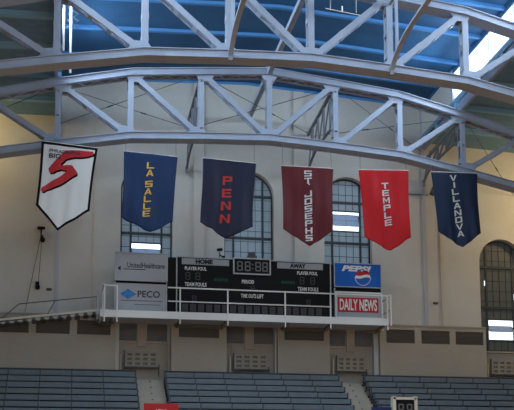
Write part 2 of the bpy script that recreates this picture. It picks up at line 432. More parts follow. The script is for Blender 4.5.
# ------------------------------------------------------------------ roof trusses
PX = 2.9
TZ = [21.35, 21.09, 20.80, 20.12, 19.32, 18.30, 17.05, 15.55, 14.0]
BZ = [18.46, 18.32, 18.13, 17.58, 16.97, 16.15, 15.10, 13.85, 12.4]
def truss(name, Y, label, dtop=0.0, dbot=0.0, lacing=True, bsolid=True):
    root = empty(name, (0, Y, 18.3), label, 'roof truss', 'arched steel roof trusses')
    node = lambda k, top: Vector((max(-23.19, min(23.19, k*PX)), Y, (TZ[abs(k)]+dtop) if top else (BZ[abs(k)]+dbot)))
    for top in (True, False):
        b = MB(); hh, hw = .15, .25
        for k in range(-8, 8):
            p, q = node(k, top), node(k+1, top)
            d = (q-p).normalized(); up = Vector((-d.z, 0, d.x))
            Yv = Vector((0, 1, 0))
            for s in (-1, 1):
                b.bar(p+Yv*s*(hw-.02), q+Yv*s*(hw-.02), .04, 2*hh, up)
                # flange lips
                b.bar(p+Yv*s*(hw+.03)+up*(hh-.015), q+Yv*s*(hw+.03)+up*(hh-.015), .07, .03, up)
                b.bar(p+Yv*s*(hw+.03)-up*(hh-.015), q+Yv*s*(hw+.03)-up*(hh-.015), .07, .03, up)
            b.bar(p+up*(hh-.02), q+up*(hh-.02), 2*hw, .03, up)
            if top and lacing:
                n = 8
                L = (q-p).length
                for s in (-1, 1): b.bar(p+Yv*s*(hw-.05)-up*(hh+.0), q+Yv*s*(hw-.05)-up*(hh+.0), .09, .025, up)
                for i in range(n):
                    a = p+d*(L*i/n)-up*(hh+.02); c = p+d*(L*(i+1)/n)-up*(hh+.02)
                    s = 1 if i % 2 else -1
                    b.bar(a+Yv*s*.2, c-Yv*s*.2, .05, .02, up)
            else:
                b.bar(p-up*(hh-.02), q-up*(hh-.02), 2*hw, .03, up)
            # rivets either side of a node
            for dd in [.08*i for i in range(1, 9)]:
                for zz in (-.08, .08):
                    c = p+d*dd+up*zz-Yv*(hw+.005)
                    b.box(c.x-.014, c.x+.014, c.y-.012, c.y+.01, c.z-.014, c.z+.014)
        b.build('top_chord' if top else 'bottom_chord', M['steel'], root)
    def member(nm, a, c, w):
        b = MB(); d = (c-a).normalized(); L = (c-a).length; side = Vector((d.z, 0, -d.x)); Yv = Vector((0, 1, 0))
        for s in (-1, 1):
            b.bar(a+Yv*s*.19, c+Yv*s*.19, w, .03, Yv)
            for t in (-1, 1): b.bar(a+Yv*s*.16+side*t*(w/2-.012), c+Yv*s*.16+side*t*(w/2-.012), .025, .07, Yv)
        n = max(3, int(L/.75))
        for i in range(n):
            p = a+d*(L*(i+.5)/n)
            for t in (-1, 1):
                q = p+side*t*(w/2+.006)
                b.bar(q-d*.10, q+d*.10, .016, .38, Yv)
        for i in range(max(3, int(L/.22))):       # rivet line on the face
            p = a+d*(.11+i*.22)-Yv*.21
            if .11+i*.22 > L: break
            b.bar(p-d*.012, p+d*.012, .024, .014, Yv)
        b.build(nm, M['steel'], root)
    for k in range(-7, 8):
        a, c = node(k, False), node(k, True)
        a.z += .12; c.z -= .12
        member('vertical', a, c, .22)
    for k in range(1, 9):
        for s in (-1, 1):
            a, c = node(s*k, True), node(s*(k-1), False)
            d = (c-a).normalized(); member('diagonal', a+d*.22, c-d*.22, .21)
    for k in range(-7, 8):
        for top in (True, False):
            p = node(k, top); s = -1 if top else 1
            b = MB()
            for yy in (-.20, .18):
                ox = 0 if k == 0 else (.14 if (k > 0) != top else -.14)
                b.prism([(p.x-.42+ox, p.z+s*.1), (p.x+.42+ox, p.z+s*.1), (p.x+.22+ox, p.z+s*.40), (p.x-.22+ox, p.z+s*.40)], Y+yy, Y+yy+.02)
            b.build('gusset_plate', M['steel'], root)
    if lacing:
        b = MB(); b.box(-.10, .10, Y-.29, Y+.29, TZ[0]+.02, TZ[0]+.30); b.build('crown_pin', M['steel'], root)
    return root
truss('roof_truss', 44.04, 'pale grey arched roof truss spanning the hall directly above the six banners', dbot=-.06)
truss('roof_truss', 35.94, 'grey arched roof truss at the very top, in front of the blue roof deck', dtop=-.03, dbot=-.05, lacing=False)

# longitudinal braces of the braced bays (end wall to near truss)
BR = 'longitudinal bracing trusses between arch and end wall'
def brace(x, Y0, Y1, label, zt, zb, rise, group, m=5, w=.10):
    """Y0 near truss, Y1 far support"""
    root = empty('bracing_truss', (x, Y1, zb), label, 'bracing truss', group)
    n = 20; pts = []
    for i in range(n+1):
        t = i/n; pts.append(Vector((x, Y1+(Y0-Y1)*t, zb+rise*(1-abs(2*t-1)**4))))
    b = MB()
    for p, q in zip(pts, pts[1:]): b.bar(p, q, .08, w, (1, 0, 0))
    b.build('lower_chord', M['steel' if m == 1 else 'shadesteel'], root)
    b = MB(); b.bar((x, Y0, zt), (x, Y1, zt-.25), .12, .12, (1, 0, 0)); b.build('upper_chord', M['steel' if m == 1 else 'shadesteel'], root)
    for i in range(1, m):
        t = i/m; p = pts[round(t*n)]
        b = MB(); b.bar(p, (x, p.y, zt-.25*t), .07, .07, (1, 0, 0)); b.build('strut', M['steel' if m == 1 else 'shadesteel'], root)
    if m == 1:
        p = pts[2]; b = MB(); b.bar(p, (x, p.y, zt-.05), .10, .10, (1, 0, 0)); b.build('strut', M['steel' if m == 1 else 'shadesteel'], root)
    for i in range(0, m if m > 1 else 0):
        t0, t1 = i/m, (i+1)/m
        p = pts[round(t0*n)]; q = pts[round(t1*n)]
        b = MB(); b.bar(p, (x, q.y, zt-.25*t1), .06, .06, (1, 0, 0)); b.build('strut', M['steel' if m == 1 else 'shadesteel'], root)
    b = MB(); b.box(x-.07, x+.07, Y1-.12, Y1, zb-.15, zb+.15); b.build('bearing_bracket', M['shadesteel'], root)
names = {-3: 'steel bracing truss behind the leftmost banner, above its left edge', -1: 'steel bracing truss behind the arch, above the dark navy banner',
         1: 'steel bracing truss fanning out behind the arch, above the red banner with white lettering', 3: 'steel bracing truss fanning out behind the arch above the rightmost navy banner'}
names[1] = 'steel bracing truss fanning out behind the arch, above the gap between maroon and red banners'
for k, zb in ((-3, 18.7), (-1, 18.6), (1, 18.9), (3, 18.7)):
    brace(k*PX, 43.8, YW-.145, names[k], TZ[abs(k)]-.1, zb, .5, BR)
BR2 = 'longitudinal bracing trusses in front of the upper arch'
for k, nm in ((-1, 'curved steel brace rising from upper arch, the one left of centre'), (1, 'curved steel brace rising from upper arch, the one right of centre')):
    brace(k*PX, 27.9, 35.7, nm, TZ[1]-.1, 18.15, .65, BR2, 1, .17)
# ridge strut and tie rods
b = MB(); b.bar((0, 28, 21.32), (0, YW, 21.32), .20, .22, (0, 0, 1))
tag(b.build('ridge_strut', M['steel']), 'long straight steel ridge strut running back to the end wall above the centre window', 'strut')
def rod(a, c, label):
    b = MB(); b.tube([a, c], .014, 6)
    m = Vector(a).lerp(Vector(c), .62); d = (Vector(c)-Vector(a)).normalized()
    b.tube([m-d*.16, m+d*.16], .032, 6)
    tag(b.build('tie_rod', M['rod']), label, 'tie rod', 'crossed thin tie rods between arch and end wall')
Yt, Yr = 44.2, YW-.02
rod((-8.7, Yt, 20.1), (-2.78, Yr, 20.7), 'thin tie rod falling rightwards above the white banner and blue gold-lettered banner')
rod((-2.9, Yt, 21.1), (-8.7, Yr, 20.45), 'thin tie rod rising rightwards above the blue banner with gold lettering')
rod((-2.9, Yt, 21.1), (3.1, Yr, 20.8), 'thin tie rod falling rightwards above the dark navy and maroon banners')
rod((2.9, Yt, 21.0), (-2.9, Yr, 20.62), 'thin tie rod rising rightwards above the dark navy and maroon banners')
rod((2.9, Yt, 21.1), (8.7, Yr, 20.35), 'thin tie rod falling rightwards above the bright red banner')
rod((8.7, Yt, 20.1), (3.15, Yr, 20.75), 'thin near-level tie rod above the bright red banner')
rod((9.0, Yt, 20.0), (13.5, Yr, 18.4), 'thin tie rod falling rightwards past the rightmost navy banner')
rod((-8.7, Yt, 20.1), (-14.5, Yr, 19.2), 'thin tie rod before the yellow-lit wall corner at the left edge')
# hung pipe under the upper roof
b = MB(); b.tube([(-.15, 33, 18.92), (1.05, 33, 18.80)], .013, 6)
for x in (.02, .9): b.tube([(x, 33, 18.88), (x, 33, 20.2)], .008, 5)
b.tube([(.42, 33, 18.87), (.42, 33, 19.06)], .022, 6)
tag(b.build('hung_pipe', M['white']), 'thin white pipe hung below the upper arch near its middle', 'pipe')

# bright lit posts beside the left clerestory
for x, y, z0, z1, lab in ((-8.52, 41.2, 20.3, 22.6, 'tall pale conduit pipe, left one beside the first upright of the upper arch'),
                          (-8.25, 41.6, 19.6, 22.6, 'shorter pale conduit pipe, right one beside the first upright of the upper arch')):
    b = MB(); b.tube([(x, y, z0), (x, y, z1)], .045, 8); b.box(x-.05, x+.05, y-.05, y+.05, z1, 23.0 if x > -8.5 else 22.9)
    tag(b.build('conduit_pipe', M['white']), lab, 'pipe', 'pale pipes under the roof at left')
b = MB()
zz = [(-8.42, 22.55), (-7.95, 22.35), (-8.35, 22.05), (-7.98, 21.8), (-8.4, 21.5)]
zz2 = [(-8.0, 22.6), (-8.38, 22.33), (-7.97, 22.07), (-8.38, 21.78), (-8.0, 21.55)]
for L_ in (zz, zz2):
    b.tube([(x, 41.7, z) for x, z in L_], .018, 6)
tag(b.build('scissor_lattice', M['rod']), 'small dark zigzag lattice hanging under the blue roof at far left', 'lattice')

# ------------------------------------------------------------------ banners
def banner(x0, y0, x1, y1, zt, hs, hp, sl, sr, cloth, label, seed, letters=None, lm=None, amp=.07, s_logo=False, px=0.0):
    """hang from (x0,y0) to (x1,y1) at height zt; hs side height, hp point height, sl/sr sideways drift of the bottom corners"""
    p0, p1 = Vector((x0, y0, zt)), Vector((x1, y1, zt)); Wd = (p1-p0).length; ang = math.atan2(y1-y0, x1-x0)
    mid = (p0+p1)/2
    root = empty('banner', (mid.x, mid.y, zt), label, 'banner', 'pennant banners hung below the arch', ang)
    rnd = random.Random(seed); ph = [rnd.uniform(0, 6.28) for _ in range(6)]
    h = Wd/2
    ex = Vector((math.cos(ang), math.sin(ang), 0)); ey = Vector((-math.sin(ang), math.cos(ang), 0))
    def pos(u, v, off=0.0):
        """u in [-1,1], v depth below the top in metres -> world point"""
        t = v/hs
        sag = .015*math.sin(3*math.pi*u)*min(1, t*3)
        dr = (sl*(1-u)/2+sr*(1+u)/2)*t
        # pinched middle of the free edges
        dr += -u*.03*math.sin(math.pi*min(t, 1))
        k = min(1.0, .25+t)
        yy = amp*k*(.6*math.sin(5*u+1.2*t+ph[0]) + .42*math.sin(11*u-1.6*t+ph[1]) + .28*math.sin(3*u+5.5*t+ph[2]) + .22*math.sin(17*u+3*t+ph[3])*t)
        yy += amp*.5*math.sin(2.6*(v*.8-u*1.1)+ph[4])*k
        q = mid + ex*(u*h+dr) + ey*(yy-off); q.z = zt-v+sag
        return q
    def depth(u): return hs+(hp-hs)*(1-abs(u-px)/(1-px*(1 if u > px else -1))) if abs(px) < 1 else hs
    nu, nv = 40, 36
    b = MB()
    for j in range(nv+1):
        for i in range(nu+1):
            u = -1+2*i/nu; b.v.append(tuple(pos(u, depth(u)*j/nv)))
    for j in range(nv):
        for i in range(nu):
            n = j*(nu+1)+i; b.f.append((n, n+1, n+nu+2, n+nu+1))
    o = b.build('cloth', cloth, root, smooth=True)
    sm = o.modifiers.new('thickness', 'SOLIDIFY'); sm.thickness = .006; sm.offset = 0
    b = MB(); b.tube([pos(-1, 0)+Vector((0, 0, .012)), pos(1, 0)+Vector((0, 0, .012))], .016, 8); b.build('hanging_bar', M['white'], root)
    for k, u in enumerate((-.93, .93)):
        q = pos(u, 0); kx = min(3.2, abs(q.x)/PX); i0 = int(kx); zc = BZ[i0]+(BZ[i0+1]-BZ[i0])*(kx-i0)-.17
        b = MB(); b.tube([q, (q.x, max(q.y, 43.735), max(zc, zt+.10))], .008, 5); b.build('cord', M['rope'], root)
    def flat(V, F, off):
        bm = bmesh.new(); vs = [bm.verts.new((x, 0, z)) for x, y, z in V]
        for f in F:
            try: bm.faces.new([vs[i] for i in f])
            except ValueError: pass
        bm.normal_update()
        bmesh.ops.triangulate(bm, faces=bm.faces[:])
        for _ in range(5):
            es = [e for e in bm.edges if e.calc_length() > .07]
            if not es: break
            bmesh.ops.subdivide_edges(bm, edges=es, cuts=1)
            bmesh.ops.triangulate(bm, faces=[f for f in bm.faces if len(f.verts) > 3])
        b = MB(); bm.verts.index_update()
        b.v = [tuple(pos(v.co.x/h, -v.co.z, off)) for v in bm.verts]; b.f = [tuple(v.index for v in f.verts) for f in bm.faces]
        bm.free(); return b
    if letters:
        V, F = [], []
        for ch, cx, zc, w, hh in letters:
            v, f = glyph(ch, cx, zc, w, hh)
            n = len(V); V += v; F += [tuple(i+n for i in q) for q in f]
        lo = flat(V, F, .012).build('lettering', lm, root)
        sm = lo.modifiers.new('thickness', 'SOLIDIFY'); sm.thickness = .004
    if s_logo:
        bw = .10
        bl = [(-1, 0), (-1, hs), (px, hp), (1, hs), (1, 0)]
        V, F = [], []
        outer = [(-h, 0), (h, 0), (h, -hs), (px*h, -hp), (-h, -hs)]
        inner = [(-h+bw, -bw), (h-bw, -bw), (h-bw, -hs+bw*.55), (px*h, -hp+bw*1.25), (-h+bw, -hs+bw*.55)]
        V = [(x, 0, z) for x, z in outer]+[(x, 0, z) for x, z in inner]
        F = [(i, (i+1) % 5, 5+(i+1) % 5, 5+i) for i in range(5)]
        flat(V, F, .010).build('border', M['blackcloth'], root)
        five = [(0.861, -0.2), (0.387, -0.211), (-0.145, -0.277), (-0.273, -0.493), (-0.523, -0.866), (-0.67, -1.108), (-0.623, -1.241), (-0.515, -1.237), (-0.417, -1.141), (-0.25, -1.036), (-0.015, -1.06), (-0.022, -1.142), (-0.287, -1.436), (-0.863, -1.927), (-0.874, -2.033), (-0.775, -2.041), (-0.717, -1.975), (-0.56, -1.917), (-0.008, -1.512), (0.346, -1.182), (0.338, -1.113), (0.15, -0.885), (-0.051, -0.879), (-0.248, -0.908), (-0.287, -0.855), (-0.108, -0.608), (0.203, -0.493), (0.678, -0.39), (0.861, -0.293)]
        grown = []                                  # heavier strokes
        for i, (x, z) in enumerate(five):
            ax, az = five[i-1]; bx, bz = five[(i+1) % len(five)]
            n = Vector((-(bz-az), (bx-ax)*h)); n.normalize()
            grown.append((x-n.x*.022/h, z-n.y*.022))
        five = grown
        # the numeral's black shadow, then the red numeral
        def poly(pts, dx, dz): return [(x*h+dx, 0, z+dz) for x, z in pts], [tuple(range(len(pts)))]
        V, F = poly(five, .05, -.065); flat(V, F, .012).build('numeral_shadow', M['blackcloth'], root)
        V, F = poly(five, 0, 0); flat(V, F, .022).build('numeral', M['signred'], root)
        for body, xa, xb, za, zb in (('PHILADELPHIA', -.70, .42, -.40, -.27), ('BIG', -.70, -.29, -.66, -.45)):
            v, f = text_mesh(body, xa*h, xb*h, za, zb, 0, .02, 0.0, 0.0)
            flat(v, f, .030).build('lettering', M['lettdark'], root)
    return root
# block capitals drawn as polygons on a unit box (x,z in 0..1), wide athletic lettering
T = .24; TH = .19
def _r(x0, x1, z0, z1): return [(x0, z0), (x1, z0), (x1, z1), (x0, z1)]
GL = {
 'L': [_r(0, T, 0, 1), _r(T, 1, 0, TH)], 'E': [_r(0, T, 0, 1), _r(T, 1, 0, TH), _r(T, .92, .41, .59), _r(T, 1, 1-TH, 1)],
 'A': [[(0, 0), (T, 0), (.60, 1), (.40, 1)], [(1-T, 0), (1, 0), (.60, 1), (.42, 1)], _r(.22, .78, .22, .38)],
 'S': [_r(0, 1, 0, TH), _r(0, 1, .41, .59), _r(0, 1, 1-TH, 1), _r(0, T, .59, 1-TH), _r(1-T, 1, TH, .41)],
 'P': [_r(0, T, 0, 1), _r(T, 1, 1-TH, 1), _r(T, 1, .40, .57), _r(1-T, 1, .57, 1-TH)],
 'N': [_r(0, T, 0, 1), _r(1-T, 1, 0, 1), [(T, .72), (T, 1), (1-T, .28), (1-T, 0)]],
 'T': [_r(0, 1, 1-TH, 1), _r(.5-T/2, .5+T/2, 0, 1-TH)], '.': [_r(.38, .60, 0, .22)],
 'J': [_r(0, 1, 0, TH), _r(1-T, 1, TH, 1), _r(0, T, TH, .40)], 'O': [_r(0, 1, 0, TH), _r(0, 1, 1-TH, 1), _r(0, T, TH, 1-TH), _r(1-T, 1, TH, 1-TH)],
 'H': [_r(0, T, 0, 1), _r(1-T, 1, 0, 1), _r(T, 1-T, .41, .59)], 'I': [_r(.38, .62, 0, 1)],
 'M': [_r(0, .2, 0, 1), _r(.8, 1, 0, 1), [(.2, .70), (.2, 1), (.5, .48), (.5, .16)], [(.8, .70), (.5, .16), (.5, .48), (.8, 1)]],
 'V': [[(0, 1), (T, 1), (.60, 0), (.40, 0)], [(1-T, 1), (1, 1), (.60, 0), (.42, 0)]],
}
def glyph(ch, cx, zc, w, hh):
    V, F = [], []
    for poly in GL[ch]:
        n = len(V); V += [(cx-w/2+x*w, 0, zc-hh/2+z*hh) for x, z in poly]; F.append(tuple(range(n, n+len(poly))))
    return V, F
def column(word, cx, z0, pitch, w, hh, drift=0.0, sp=.45):
    out = []; z = z0; i = 0
    for ch in word:
        if ch == ' ': z -= pitch*sp; continue
        if ch == '.': out.append((ch, cx+.05, z+pitch*.75, w*.75, hh*.8)); z -= pitch*.0; continue
        out.append((ch, cx+drift*i, z, w, hh)); z -= pitch; i += 1
    return out
banner(-9.30, 43.30, -7.10, 43.70, 17.38, 2.65, 3.58, -.17, -.29, M['c_white'], 'white pennant banner with black border and red numeral', 3, s_logo=True, amp=.030, px=-.11)
banner(-6.07, 43.56, -3.86, 43.83, 17.29, 2.76, 3.34, -.08, -.19, M['c_navy'], 'blue pennant banner with gold vertical lettering', 5,
       column('LA SALLE', 0, -.50, .317, .31, .262, -.012), M['gold'], px=.12)
banner(-2.86, 43.55, -.60, 43.80, 17.22, 2.74, 3.33, -.12, -.14, M['c_dark'], 'dark navy pennant banner with red vertical lettering', 8,
       column('PENN', -.05, -.86, .548, .41, .37, -.015), M['lred'], px=.02)
banner(.44, 43.65, 2.69, 43.55, 17.14, 2.74, 3.45, .06, -.08, M['c_maroon'], 'maroon pennant banner with silver vertical lettering', 11,
       column('ST. JOSEPHS', .02, -.28, .319, .32, .262, .003, .80), M['lsilver'], px=.08)
banner(3.85, 43.76, 6.00, 43.44, 17.23, 2.96, 3.57, .19, .04, M['c_red'], 'bright red pennant banner with white vertical lettering', 14,
       column('TEMPLE', .02, -.69, .325, .31, .262, .012), M['lsilver'], px=.09)
banner(7.12, 43.72, 9.18, 43.50, 17.34, 2.69, 3.36, .22, .09, M['c_vnavy'], 'navy pennant banner with silver vertical lettering', 18,
       column('VILLANOVA', -.06, -.24, .312, .31, .258, .016), M['lsilver'], px=.11)

# ------------------------------------------------------------------ scoreboard and signs on their platform
t = empty('platform', (0, 48.2, 11.24), 'long white-edged steel platform with railing carrying the scoreboard and signs', 'platform')
b = MB(); b.box(-6.78, 6.18, 47.6, 49.2, 11.24, 11.36); b.build('deck', M['alu'], t)
b = MB(); b.box(-6.80, 6.20, 47.54, 47.60, 11.20, 11.52); b.box(6.14, 6.20, 47.6, 49.2, 11.20, 11.52); b.box(-6.80, -6.74, 47.6, 49.2, 11.2, 11.52); b.build('fascia', M['white'], t)
def post(x, y=47.52, z0=10.98, z1=12.62, w=.055):
    b = MB(); b.box(x-w/2, x+w/2, y-w/2, y+w/2, z0, z1); b.build('railing_post', M['white'], t)
for x in (-6.62, -6.08, -3.36, -1.25, 1.35, 3.45, 6.15): post(x)
post(6.33, 47.55, 11.2, 12.66, .06); post(6.33, 48.9, 11.2, 12.66, .06)
for z, w in ((12.59, .055), (11.98, .045)):
    b = MB(); b.box(-3.9, 3.5, 47.50, 47.54, z-w/2, z+w/2)
    if z > 12.5: b.box(-6.64, -6.06, 47.50, 47.54, z-w/2, z+w/2); b.box(3.45, 6.33, 47.5, 47.54, z-w/2, z+w/2)
    b.box(6.31, 6.35, 47.55, 48.9, z-w/2, z+w/2); b.build('handrail', M['white'], t)
b = MB(); b.box(-6.68, -6.64, 47.52, 48.9, 12.62, 12.68); b.box(-6.68, -6.62, 48.86, 48.92, 11.3, 12.68); b.build('handrail', M['white'], t)
for x in (-6.3, -3.32, -1.3, 1.55, 3.5, 6.0):
    b = MB(); b.bar((x, 47.7, 11.21), (x, 49.12, 11.21), .08, .06, (0, 0, 1)); b.bar((x, 48.6, 11.18), (x, 49.12, 11.10), .05, .05, (0, 0, 1)); b.build('bracket', M['guardback'], t)
for a, c in ((-3.5, -1.15), (1.4, 3.65), (5.5, 6.2), (-6.75, -6.15)):
    b = MB(); b.tube([(a, 48.9, 11.17), (c, 48.9, 11.17)], .04, 8); b.tube([(a+.1, 49.05, 11.12), (c-.1, 49.05, 11.12)], .03, 8); b.build('under_pipe', M['guardback'], t)

YS = 48.30
t = empty('scoreboard', (0, 48.45, 11.36), 'wide black basketball scoreboard between the advertising signs', 'scoreboard')
b = MB(); b.box(-3.44, 3.70, YS, YS+.35, 11.40, 14.18); b.build('cabinet', M['black'], t)
for x0, x1 in ((-3.83, -3.46), (3.72, 3.82)):
    b = MB(); b.box(x0, x1, YS+.03, YS+.33, 11.40, 14.16); b.build('side_panel', M['black'], t)
b = MB()
for x in (-3.44, 3.66): b.box(x-.025, x+.025, YS-.03, YS+.02, 11.40, 14.20)
b.box(-3.46, 3.72, YS-.03, YS+.36, 14.18, 14.23); b.build('frame', M['alu'], t)
for x0, x1, body, a, c in ((-3.22, -1.08, 'HOME', -2.60, -1.82), (1.15, 3.30, 'AWAY', 1.74, 2.48)):
    b = MB(); b.box(x0, x1, YS-.025, YS, 13.86, 14.14); p = b.build('team_plate', M['plate'], t)
    text(body, a, c, 13.90, 14.11, YS-.030, M['hole'], p, bold=.06)
b = MB(); b.box(-.86, .80, YS-.05, YS, 13.52, 14.24); cl = b.build('clock', M['black'], t)
b = MB()
for z in (13.52, 14.24): b.box(-.88, .82, YS-.08, YS-.04, z-.03, z+.03)
for x in (-.87, .81): b.box(x-.03, x+.03, YS-.08, YS-.04, 13.5, 14.26)
b.build('clock_frame', M['alu'], cl)
def seven(b, x, z, w, h, th=.045, y=YS-.06):
    for sx in (0, 1):
        for sz in (0, 1):
            b.box(x+sx*(w-th), x+sx*(w-th)+th, y, y+.02, z+sz*h/2+.02, z+sz*h/2+h/2-.02)
    for k in range(3):
        zz = z+k*(h-th)/2; b.box(x+th*.6, x+w-th*.6, y, y+.02, zz, zz+th)
for x in (-.72, -.36, .12, .44):
    b = MB(); seven(b, x, 13.66, .26, .44, .055); b.build('digit', M['seg'], cl)
for z in (13.75, 13.94):
    b = MB(); b.box(-.03, .03, YS-.06, YS-.04, z, z+.06); b.build('colon_dot', M['seg'], cl)
for body, a, c, z0, z1 in (('PLAYER FOUL', -3.08, -2.10, 13.60, 13.76), ('TEAM FOULS', -3.08, -2.10, 12.86, 13.04), ('PERIOD', -.49, .07, 13.08, 13.25),
                          ('TIME OUTS LEFT', -.54, .50, 12.42, 12.60), ('PLAYER FOUL', 2.08, 3.05, 13.60, 13.76), ('TEAM FOULS', 2.10, 3.07, 12.84, 13.02)):
    text(body, a, c, z0, z1, YS-.012, M['lettwhite'], t, bold=.02)
for x0 in (-3.05, -2.6, 2.2, 2.7):
    b = MB(); seven(b, x0, 13.16, .22, .34, .04, YS-.012); b.build('digit', M['black2'], t)
for x0 in (-2.75, 2.5, -.1):
    b = MB(); seven(b, x0, 12.20 if x0 != -.1 else 12.75, .20, .24, .035, YS-.012); b.build('digit', M['black2'], t)
for x0 in (-1.75, 1.35):
    b = MB()
    for i in range(5): b.box(x0+i*.13, x0+i*.13+.10, YS-.012, YS, 13.14, 13.28)
    b.build('green_dashes', M['greenseg'], t)  # green dashes stand for a faint green word on the board
for i in range(18):
    x = -3.20+i*.362
    b = MB(); b.box(x, x+.27, YS-.015, YS, 11.70, 12.05); b.build('score_cell', M['black2'], t)

def sign(name, x0, x1, z0, z1, face, label, border=.04, bm='alu'):
    t = empty(name, ((x0+x1)/2, YS+.15, z0), label, 'sign', 'advertising signs beside the scoreboard')
    b = MB(); b.box(x0, x1, YS, YS+.28, z0, z1); b.build('panel', M[face], t)
    b = MB(); y = YS-.02
    for z in (z0, z1): b.box(x0-.01, x1+.01, y, YS+.02, z-border/2, z+border/2)
    for x in (x0, x1): b.box(x-border/2, x+border/2, y, YS+.02, z0, z1)
    b.build('frame', M[bm], t)
    return t
t = sign('sign_board', -6.15, -3.86, 13.02, 14.28, 'signgrey', 'light grey health insurer sign, upper of the two signs left of the scoreboard')
text('UnitedHealthcare', -5.62, -3.98, 13.60, 13.84, YS-.008, M['lettdark'], t, bold=.004)
b = MB(); b.box(-5.80, -4.82, YS-.006, YS, 13.515, 13.545); b.build('tagline', M['lettdark'], t)
b = MB(); b.prism([(-6.0, 13.50), (-5.90, 13.46), (-5.92, 13.55), (-5.89, 13.64), (-6.0, 13.62), (-6.03, 13.56)], YS-.008, YS); b.build('logo', M['lettdark'], t)
t = sign('sign_board', -6.15, -3.90, 11.62, 12.86, 'signgrey', 'light grey utility sign with blue diamond, lower left of the scoreboard')
cx, cz = -5.58, 12.40
b = MB(); b.prism([(cx-.34, cz), (cx, cz+.23), (cx+.36, cz), (cx, cz-.23)], YS-.010, YS); b.build('diamond_logo', M['pecoblue'], t)
b = MB()
for k in range(4):
    z = cz+.09-k*.065; b.box(cx-.12-.05*k, cx+.20+.04*(2-abs(k-2)), YS-.016, YS-.010, z-.012, z+.012)
b.build('logo_stripe', mat('diamond_stripe', (.10, .32, .62), .5), t)
text('PECO', -5.16, -4.18, 12.27, 12.57, YS-.010, M['lettdark'], t, bold=.012)
b = MB(); b.box(-5.90, -4.05, YS-.006, YS, 12.10, 12.125); b.build('rule_line', M['lettdark'], t)
b = MB(); b.box(-5.3, -4.15, YS-.006, YS, 11.93, 11.95); b.build('tagline', M['lettdark'], t)
t = sign('sign_board', 3.85, 6.11, 13.12, 14.25, 'pepblue', 'bright blue soft drink sign with red and white globe')
text('PEPSI', 4.20, 5.64, 13.86, 14.14, YS-.010, M['lettwhite'], t, bold=.05, shear=.25)
cx, cz, r = 5.22, 13.60, .38
def chord_poly(fz_lo, fz_hi, n=16, rr=r):
    lo, hi = [], []
    for i in range(n+1):
        x = -rr+2*rr*i/n
        z_c = math.sqrt(max(0, rr*rr-x*x)); w = .04*math.sin(math.pi*x/rr)
        a = max(-z_c, min(z_c, fz_lo+w)); c = max(-z_c, min(z_c, fz_hi+w))
        lo.append((cx+x, cz+a)); hi.append((cx+x, cz+c))
    b = MB()
    for i in range(n):
        b.hexa([(lo[i][0], YS-.014, lo[i][1]), (lo[i+1][0], YS-.014, lo[i+1][1]), (lo[i+1][0], YS, lo[i+1][1]), (lo[i][0], YS, lo[i][1]),
                (hi[i][0], YS-.014, hi[i][1]), (hi[i+1][0], YS-.014, hi[i+1][1]), (hi[i+1][0], YS, hi[i+1][1]), (hi[i][0], YS, hi[i][1])])
    return b
chord_poly(.10, .30).build('globe_red', M['signred'], t)
chord_poly(-.03, .10).build('globe_white', M['lettwhite'], t)
b = MB(); b.tube([(cx+(r)*math.cos(a), YS-.006, cz+r*math.sin(a)) for a in [math.pi*(1.0+i/16) for i in range(17)]], .016, 5); b.build('globe_outline', M['lettwhite'], t)
t = sign('sign_board', 3.90, 6.13, 11.66, 12.86, 'signgrey', 'white framed red newspaper sign right of the scoreboard', .07, 'white')
b = MB(); b.box(4.00, 5.95, YS-.015, YS, 11.93, 12.62); p = b.build('red_field', M['signred'], t)
text('DAILY NEWS', 4.08, 5.88, 12.00, 12.55, YS-.022, M['lettwhite'], p, bold=.025)
for z0, z1, x0, x1, lab in ((12.88, 13.00, -6.1, -3.9, 'left'), (12.89, 13.10, 3.95, 6.1, 'right')):
    b = MB(); b.box(x0, x1, YS+.06, YS+.26, z0, z1)
    tag(b.build('light_box', M['black']), 'black strip between the two stacked signs %s of the scoreboard' % lab, 'box')

# camera on the scoreboard, horn on the clock
t = empty('security_camera', (-1.48, 48.5, 14.23), 'small dark security camera on a bracket above the home side of the scoreboard', 'camera')
b = MB(); b.tube([(-1.48, 48.5, 14.235), (-1.48, 48.5, 14.55)], .025, 6); b.build('bracket', M['dsteel'], t)
b = MB(); b.bar((-1.58, 48.38, 14.62), (-1.38, 48.55, 14.68), .12, .12, (0, 0, 1)); b.build('body', M['black'], t)
b = MB(); b.bar((-1.50, 48.48, 14.42), (-1.30, 48.5, 14.30), .05, .05, (0, 1, 0)); b.box(-1.36, -1.24, 48.4, 48.52, 14.24, 14.36); b.build('junction_box', M['black'], t)
t = empty('horn', (-.02, 48.5, 14.23), 'dark horn unit standing on top of the scoreboard clock', 'horn')
b = MB(); b.box(-.22, .22, 48.35, 48.62, 14.24, 14.42); b.build('base', M['dsteel'], t)
b = MB(); b.box(-.14, .14, 48.36, 48.6, 14.42, 14.58); b.tube([(0, 48.36, 14.50), (0, 48.26, 14.50)], .08, 10); b.build('bell', M['dsteel'], t)

